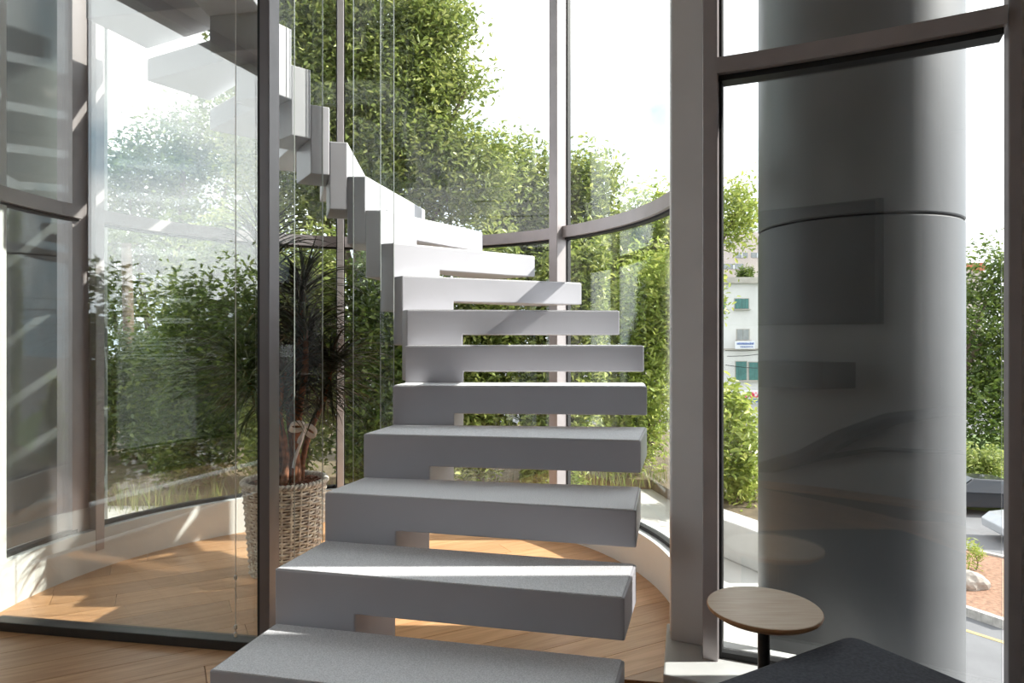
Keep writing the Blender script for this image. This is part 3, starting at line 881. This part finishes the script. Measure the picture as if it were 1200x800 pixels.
# hedge shrubs standing in the bed
shr = [(-3.05, 6.75, 'leaf_dark', 'dark green hedge shrub behind the basket plant, left end of the row'),
       (-2.15, 6.65, 'leaf', 'broad leafed hedge shrub behind the thin brown mullion'),
       (-1.25, 6.6, 'leaf_dark', 'dark hedge shrub behind the inner ends of the treads'),
       (-0.35, 6.55, 'leaf', 'bright hedge shrub behind the middle of the treads'),
       (0.50, 6.6, 'leaf', 'bright hedge shrub behind the pale drum mullion'),
       (1.40, 7.35, 'leaf_pale', 'pale yellowish hedge shrub beside the white pier')]
for (x, y, m, lab) in shr:
    tree('hedge_shrub', (x, y, TB), [((x, y, 1.1), (.55, .42, .95)), ((x - .2, y - .05, .35), (.52, .45, .62)), ((x + .2, y, 1.7), (.5, .4, .62))],
         19000, .072, lab, 'shrub', M[m], clump=.10, trunk=.035, group='hedge shrubs behind the drum', lim=(.415, .44))
tree('bay_shrub', (2.02, 6.1, TB), [B(862, 512, 6.0, .24, .25, .40), B(850, 470, 6.0, .12, .2, .16), B(868, 560, 6.0, .22, .2, .2)],
     2600, .075, 'light green bush standing behind the white kerb', 'shrub', M['leaf_pale'], clump=.08, trunk=.02)
# left side
tree('round_tree', (-4.6, 9.2, TB), [(px(275, 300, 9.4)[:], (.79, .5, .72)), (px(240, 360, 9.4)[:], (.85, .5, .74)), (px(290, 400, 9.4)[:], (.8, .5, .95)), (px(215, 420, 9.4)[:], (.8, .5, .63))],
     14000, .088, 'rounded tree with bushy top seen through the glass partition', 'tree', M['leaf'], clump=.11, trunk=.07)
for i, (x, y, m, lx, lab) in enumerate([(-6.6, 8.3, 'leaf_dark', .52, 'dark garden shrub nearest the left clad column'), (-5.5, 8.1, 'leaf_dark', .5, 'dark garden shrub below the palm'), (-4.55, 7.95, 'leaf_dark', .42, 'leafy garden shrub before the rounded tree'), (-3.75, 7.45, 'leaf_dark', .34, 'leafy garden shrub at the end of the hedge')]):
    tree('garden_shrub', (x, y, TB), [((x, y, .75), (.6, .4, .65)), ((x + .15, y - .05, .25), (.6, .4, .4))], 6500, .082, lab, 'shrub', M[m], clump=.10, trunk=.03, group='shrubs left of the drum', lim=(lx, .44))
for i, (x, y, zt, lab) in enumerate([(-4.7, 1.6, .75, 'added dark clipped side hedge shrub nearest the room window corner'), (-4.9, .4, .7, 'added dark clipped side hedge shrub, second from the room window corner'), (-4.9, -.8, .75, 'added dark clipped side hedge shrub, third from the room window corner'), (-5.0, -2.0, .7, 'added dark clipped side hedge shrub, fourth from the room window corner'), (-5.1, -3.2, .75, 'added dark clipped side hedge shrub furthest from the drum')]):
    tree('added_shrub', (x, y, TZ), [((x, y, zt + .45), (.5, .7, .75)), ((x + .1, y, .3), (.5, .7, .6))], 7500, .09, lab, 'shrub', M['leaf_dark'], clump=.10, trunk=.03, group='shrubs added beside the room window', lim=(None, .56))  # hedge added to darken the lower half of the partition's reflection
tree('garden_tree', (-6.9, 13.0, ST), [(px(215, 195, 13)[:], (1.5, 1.0, .9)), (px(150, 220, 13)[:], (1.1, .9, .8)), (px(275, 160, 13)[:], (1.0, .9, 1.0)), (px(215, 290, 13)[:], (1.9, 1.0, 1.1)), (px(120, 330, 13)[:], (1.3, .9, 1.3))],
     20000, .12, 'wide garden tree behind the rounded tree and palm', 'tree', M['leaf_dark'], clump=.16, trunk=.16)
# palm seen through the partition
pm = px(148, 330, 10.75); palm = empty('palm_tree', (pm.x, pm.y, TB))
tag(palm, 'small fan of palm fronds seen through the glass partition', 'palm')
ph = px(148, 285, 10.75).z - TB
MB().tube([(0, 0, 0), (.04, 0, ph * .5), (0, 0, ph)], [.10, .085, .075], 10).build('trunk', M['trunk'], palm, True)
def frond_mesh():
    v, f = [], []
    L = 1.0; n = 22; p = Vector((0, 0, 0)); a = .9
    spine = []
    for i in range(n + 1):
        spine.append((p.copy(), a)); p = p + Vector((math.cos(a), 0, math.sin(a))) * L / n; a -= 1.9 / n
    for i, (q, a) in enumerate(spine[2:], 2):
        for s in (-1, 1):
            ll = .30 * math.sin(PI * (i / n) * .85 + .25)
            tip = q + Vector((math.cos(a) * ll * .5, s * ll * .75, -.12 * ll + math.sin(a) * ll * .5))
            b0 = q + Vector((-.010, 0, 0)); b1 = q + Vector((.014, 0, 0)); k = len(v)
            v += [b0, b1, tip]; f.append((k, k + 1, k + 2))
    k = len(v)
    for (q, a) in spine: v += [q + Vector((0, -.008, 0)), q + Vector((0, .008, 0))]
    for i in range(n): f.append((k + i * 2, k + i * 2 + 2, k + i * 2 + 3, k + i * 2 + 1))
    me = bpy.data.meshes.new('frond'); me.from_pydata([tuple(x) for x in v], [], f); me.update(); me.materials.append(M['leaf_dark'])
    return me
fm = frond_mesh()
for i in range(18):
    o = bpy.data.objects.new('frond', fm); COL.objects.link(o); o.parent = palm
    o.location = (0, 0, ph); s = random.uniform(.6, .82); o.scale = (s, s, s)
    o.rotation_euler = (0, -random.uniform(-.5, .45), i * 2.399)
# grass tufts along the bed edge
V, Q = [], []
mb = MB()
for i in range(900):
    x = random.uniform(-4, 1.6); y = random.uniform(5.9, 6.3) if x < .1 else random.uniform(6.75, 7.1)
    h = random.uniform(.10, .30); a = random.uniform(0, 2 * PI); lean = random.uniform(.03, .14)
    dx, dy = math.cos(a), math.sin(a)
    z0 = TB - .05 if y > 6.1 else TZ
    mb.add([(x - dy * .004, y + dx * .004, z0), (x + dy * .004, y - dx * .004, z0), (x + dx * lean * .5 + dy * .003, y + dy * lean * .5 - dx * .003, z0 + h * .6), (x + dx * lean * .5 - dy * .003, y + dy * lean * .5 + dx * .003, z0 + h * .6), (x + dx * lean, y + dy * lean, z0 + h)],
           [(0, 1, 2, 3), (3, 2, 4)])
tag(mb.build('grass', M['grass']), 'thin dry grass blades along the foot of the hedge', 'grass', kind='stuff')
mb = MB()
gc = px(868, 592, 6.3)
for i in range(700):
    x = gc.x + random.uniform(-.28, .75); y = gc.y + random.uniform(-.35, .6); h = random.uniform(.06, .2); a = random.uniform(0, 2 * PI); lean = random.uniform(.02, .1)
    dx, dy = math.cos(a), math.sin(a); z0 = TB
    mb.add([(x - dy * .005, y + dx * .005, z0), (x + dy * .005, y - dx * .005, z0), (x + dx * lean, y + dy * lean, z0 + h)], [(0, 1, 2)])
tag(mb.build('grass', M['grass']), 'green grass tuft behind the white kerb', 'grass', kind='stuff')

# ------------------------------------------------------------------ street at the right
g = [ground(1090, 706, ST), ground(1180, 737, ST), ground(1215, 668, ST), ground(1090, 640, ST)]
isl = MB().prism([Vector((p.x, p.y)) for p in g], ST, ST + .16).build('traffic_island', M['soil'])
tag(isl, 'red soil traffic island with concrete kerb in the street', 'traffic island')
def kerb_run(a, b, n):
    for i in range(n):
        p, q = a.lerp(b, i / n), a.lerp(b, (i + 1) / n - .02 / n)
        d = Vector((q.x - p.x, q.y - p.y)); c = Vector((p.x + q.x, p.y + q.y)) / 2
        MB().obox(c, d, d.length / 2, .09, ST, ST + .22).build('kerb_stone', M['concrete'], isl)
kerb_run(g[0], g[1], 7); kerb_run(g[3], g[2], 8)
a, b = ground(1080, 722, ST), ground(1190, 757, ST)
d = Vector((b.x - a.x, b.y - a.y)); c = Vector((a.x + b.x, a.y + b.y)) / 2
tag(MB().obox(c, d, d.length / 2, .07, ST, ST + .008).build('road_marking', M['yellow']), kind='structure', label='yellow edge line on the road')
def rock(name, c, r, label):
    bm = bmesh.new(); bmesh.ops.create_icosphere(bm, subdivisions=3, radius=1)
    for v in bm.verts:
        k = 1 + .22 * math.sin(v.co.x * 3.1 + v.co.y * 2.3) * math.cos(v.co.z * 2.7 + v.co.x) + random.uniform(-.05, .05)
        v.co = Vector((v.co.x * r[0], v.co.y * r[1], v.co.z * r[2])) * k
    me = bpy.data.meshes.new(name); bm.to_mesh(me); bm.free(); me.materials.append(M['rock'])
    o = bpy.data.objects.new(name, me); COL.objects.link(o); o.location = c
    return tag(o, label, 'rock')
rc = ground(1137, 686, ST + .2); rock('rock', (rc.x, rc.y, ST + .32), (.42, .34, .30), 'pale rock lying on the red soil traffic island')
sp = ground(1142, 668, ST + .16)
tree('island_sapling', (sp.x, sp.y, ST + .14), [((sp.x, sp.y, ST + .65), (.32, .3, .4))], 260, .16, 'thin little sapling growing on the traffic island', 'sapling', M['leaf_pale'], clump=.08, trunk=.02, aspect=.2)

def car(name, loc, rz, paint, label):
    e = empty(name, loc, rz)
    prof = [(-2.15, .35), (-2.2, .62), (-2.05, .85), (-1.3, .95), (-.75, 1.38), (.45, 1.42), (1.15, .98), (1.95, .84), (2.2, .62), (2.18, .33)]
    v = []
    for s in (-1, 1):
        for x, z in prof:
            wv = .84 if z < 1.0 else .62
            v.append((x, s * wv, z))
    n = len(prof)
    f = [tuple(range(n)), tuple(range(2 * n - 1, n - 1, -1))] + [(i, n + i, n + (i + 1) % n, (i + 1) % n) for i in range(n)]
    MB().add(v, f).build('body', M[paint], e, bevel=.05)
    for s in (-1, 1):
        for q in ([(-1.15, .98), (-.70, 1.31), (-.2, 1.34), (-.2, .98)], [(-.12, .98), (-.12, 1.34), (.40, 1.35), (1.0, .99)]):
            vv = [(x, s * (.845 - .22 * (z - .95) / .43), z) for x, z in q] + [(x, s * (.83 - .22 * (z - .95) / .43), z) for x, z in q]
            MB().add(vv, [(0, 1, 2, 3), (7, 6, 5, 4), (0, 4, 5, 1), (1, 5, 6, 2), (2, 6, 7, 3), (3, 7, 4, 0)]).build('side_window', M['car_glass'], e)
        for x in (-1.35, 1.35):
            wm = MB().lathe((0, 0), [(0, -.1), (.24, -.1), (.32, -.06), (.32, .06), (.24, .1), (0, .1)], 24).build('wheel', M['tyre'], e, True)
            wm.location = (x, s * .76, .32); wm.rotation_euler = (PI / 2, 0, 0)
    for xa, za, xb, zb in ((.52, 1.40, 1.10, 1.02), (-.80, 1.345, -1.25, .985)):
        MB().add([(xa, -.56, za), (xa, .56, za), (xb, .70, zb), (xb, -.70, zb), (xa, -.56, za + .02), (xa, .56, za + .02), (xb, .70, zb + .02), (xb, -.70, zb + .02)],
                 [(0, 1, 2, 3), (7, 6, 5, 4), (0, 4, 5, 1), (1, 5, 6, 2), (2, 6, 7, 3), (3, 7, 4, 0)]).build('windscreen', M['car_glass'], e)
    return tag(e, label, 'car')
c = ground(1163, 606, ST); car('parked_car', (c.x + .1, c.y + .9, ST), math.radians(172), 'car_dark', 'dark parked sedan by the green verge across the street')
c = ground(1178, 636, ST); car('passing_car', (c.x + 1.9, c.y - .2, ST), math.radians(170), 'car_silver', 'silver sedan passing before the dark parked sedan')
for i, (x, y, hh, m, lab) in enumerate([(-12, -9.0, 3.0, 'leaf_dark', 'dark street tree outside the side window, tallest of three'), (-19.5, -14.5, 2.6, 'leaf', 'light green street tree furthest outside the side window'), (-11.5, -1.6, 2.3, 'leaf_dark', 'dark street tree nearest the side window of the room')]):
    tree('street_tree', (x, y, ST), [((x, y, .2), (2.3, 2.4, hh)), ((x - .4, y + 1.3, -1.5), (2.1, 1.8, 2.2)), ((x + .3, y - 1.3, -1.7), (2.1, 1.8, 2.2))], 9000, .2, lab, 'tree', M[m], lim=(None, 3.3), clump=.3, trunk=.25)
# verge, trees across the street
v0 = [ground(1100, 592, ST), ground(1260, 612, ST)]
M['verge'] = mat('verge_grass', (0.13, 0.19, 0.06), 0.95, noise=(1.5, .3, 6))
vg = MB().prism([Vector((v0[0].x, v0[0].y)), Vector((v0[1].x, v0[1].y)), Vector((60, 45)), Vector((10, 48))], ST, ST + .2).build('verge', M['verge'])
tag(vg, kind='structure', label='grass verge across the street')
c = ground(1155, 588, ST)
tree('verge_bush', (c.x + .5, c.y + 3, ST + .2), [((c.x - 1.2, c.y + 3, ST + 1.1), (1.8, 1.0, .8)), ((c.x + 1.6, c.y + 2.8, ST + 1.0), (1.8, 1.0, .8))], 5000, .22, 'bright green bush along the street behind the dark sedan', 'bush', M['leaf'], clump=.22, trunk=.06)
tree('street_tree', (c.x + 2.5, c.y + 9, ST + .2), [(px(1150, 400, 38)[:], (3.2, 2.5, 3.0)), (px(1165, 330, 38)[:], (2.0, 1.6, 2.4)), (px(1150, 480, 37)[:], (3.2, 2.2, 2.4)), (px(1195, 420, 38)[:], (2.8, 2.2, 4.0))], 15000, .30, 'large dark tree across the street right of the clad column', 'tree', M['leaf_dark'], clump=.42, trunk=.3)

# ------------------------------------------------------------------ buildings
def building(name, x0, x1, Y0, Y1, z1, m, label):
    e = empty(name, ((x0 + x1) / 2, Y0, ST))
    MB().box(x0 - (x0 + x1) / 2, x1 - (x0 + x1) / 2, 0, Y1 - Y0, 0, z1 - ST).build('wall', M[m], e)
    tag(e, label, 'building')
    return e
BY = 55.0
b1 = building('apartment_building', px(790, 0, BY).x, px(960, 0, BY).x, BY, BY + 9, px(0, 331, BY).z, 'building', 'white apartment block with green shutters behind the bush')
def bl(o, x0, y0, x1, y1, Y, d0, d1, name, m, parent):
    a, b = px(x0, y1, Y), px(x1, y0, Y)
    base = Vector(o.location)
    return MB().box(a.x - base.x, b.x - base.x, d0, d1, a.z - base.z, b.z - base.z).build(name, M[m], parent)
bl(b1, 786, 325, 964, 332, BY, -.35, .3, 'parapet', 'stone', b1)
bl(b1, 786, 408, 964, 410, BY, -.12, .1, 'string_course', 'stone', b1)
for (x0, y0, x1, y1, kind) in [(861, 350, 877, 361.5, 'shutter'), (863.5, 386, 877.5, 398, 'pane_far'), (862, 423.5, 874.5, 445, 'shutter'), (877.5, 424.5, 890, 445, 'shutter'), (838, 350, 850, 361.5, 'shutter'), (905, 350, 921, 361.5, 'shutter'), (905, 386, 921, 398, 'pane_far')]:
    wdw = bl(b1, x0 - .8, y0 - .8, x1 + .8, y1 + .8, BY, -.06, .1, 'window', 'stone', b1)
    n = 4 if kind == 'shutter' else 2
    for i in range(n):
        xa, xb = x0 + (x1 - x0) * i / n, x0 + (x1 - x0) * (i + .93) / n
        bl(b1, xa, y0, xb, y1, BY, -.10, .05, 'shutter_leaf' if kind == 'shutter' else 'window_pane', kind, wdw)
    bl(b1, x0 - 1.6, y1 + .5, x1 + 1.6, y1 + 1.6, BY, -.3, .1, 'window_ledge', 'stone', wdw)
s1 = bl(b1, 859, 399.5, 882, 408.5, BY, -.55, -.45, 'name_board', 'sign', b1)
random.seed(3)
x = 861.0
while x < 880:
    w2 = random.uniform(.6, 1.5)
    bl(b1, x, 401.0 + random.uniform(0, .6), x + w2, 403.6, BY, -.58, -.54, 'lettering', 'sign_blue', s1); x += w2 + .45
x = 865.0
while x < 880:
    w2 = random.uniform(.7, 1.6)
    bl(b1, x, 405.4, x + w2, 406.6 + random.uniform(-.2, .3), BY, -.58, -.54, 'lettering', 'sign_blue', s1); x += w2 + .6
s2 = bl(b1, 864, 456.5, 900, 471, BY, -.75, -.6, 'shop_sign', 'sign', b1)
bl(b1, 864.5, 466, 900, 470.2, BY, -.78, -.74, 'sign_band', 'sign_blue', s2)
def stroke(pts_, r, m, parent, o, Y, dd):
    base = Vector(o.location)
    P3 = [px(x, y, Y) - base for x, y in pts_]
    MB().tube([(p.x, dd, p.z) for p in P3], r, 6).build('lettering', M[m], parent, True)
# red script on the shop sign: a bowl, a loop and upright strokes
stroke([(886.2, 458.5), (886.2, 463.8)], .065, 'sign_red', s2, b1, BY, -.77)
stroke([(884.4, 460.8), (884.2, 463), (882.4, 464.3), (880.2, 464), (879.2, 462), (879.6, 460.2)], .065, 'sign_red', s2, b1, BY, -.77)
stroke([(881.3, 459.4), (882.4, 459.4)], .06, 'sign_red', s2, b1, BY, -.77)
stroke([(878, 458.6), (877.8, 464.2), (875.6, 464.2), (875.2, 461.5), (876.8, 460.6), (878, 462)], .065, 'sign_red', s2, b1, BY, -.77)
stroke([(873, 462), (872.6, 464.2), (870.4, 464.4), (870, 462.4)], .06, 'sign_red', s2, b1, BY, -.77)
for (pa, pb_) in (((846, 410.5), (890, 409.2)), ((846, 427), (890, 431)), ((848, 417), (890, 414))):
    stroke([pa, ((pa[0] + pb_[0]) / 2, (pa[1] + pb_[1]) / 2 + 1.0), pb_], .03, 'gasket', b1, b1, BY, -.9)
b2 = building('apartment_building', px(770, 0, 74).x, px(990, 0, 74).x, 74, 84, px(0, 272, 74).z, 'building2', 'cream apartment block rising behind the white one')
for (x0, y0, x1, y1) in [(862, 296, 876, 302), (848, 309, 871, 315), (880, 296, 894, 302), (846, 282, 858, 288)]:
    wdw = bl(b2, x0, y0, x1, y1, 74, -.08, .1, 'window', 'pane_far', b2)
    bl(b2, x0 + (x1 - x0) * .48, y0, x0 + (x1 - x0) * .54, y1, 74, -.14, .1, 'window_bar', 'sign', wdw)
tree('roof_bush', (px(880, 331, BY).x, BY + 1.2, px(0, 331, BY).z - .1), [((px(880, 322, BY).x, BY + 1.0, px(0, 320, BY).z), (.75, .6, .65))], 1200, .2, 'grey green bush growing on the white block roof', 'bush', M['leaf_dark'], clump=.15, trunk=.05)
b3 = building('distant_house', px(1128, 0, 95).x, px(1152, 0, 95).x, 95, 103, px(0, 316, 95).z, 'building2', 'distant house with red roof beyond the street tree')
bl(b3, 1138, 308, 1153, 317, 95, -.4, 8.2, 'roof', 'roof_red', b3)
bl(b3, 1135.5, 319, 1138, 325, 95, -.1, .1, 'window', 'pane_far', b3)
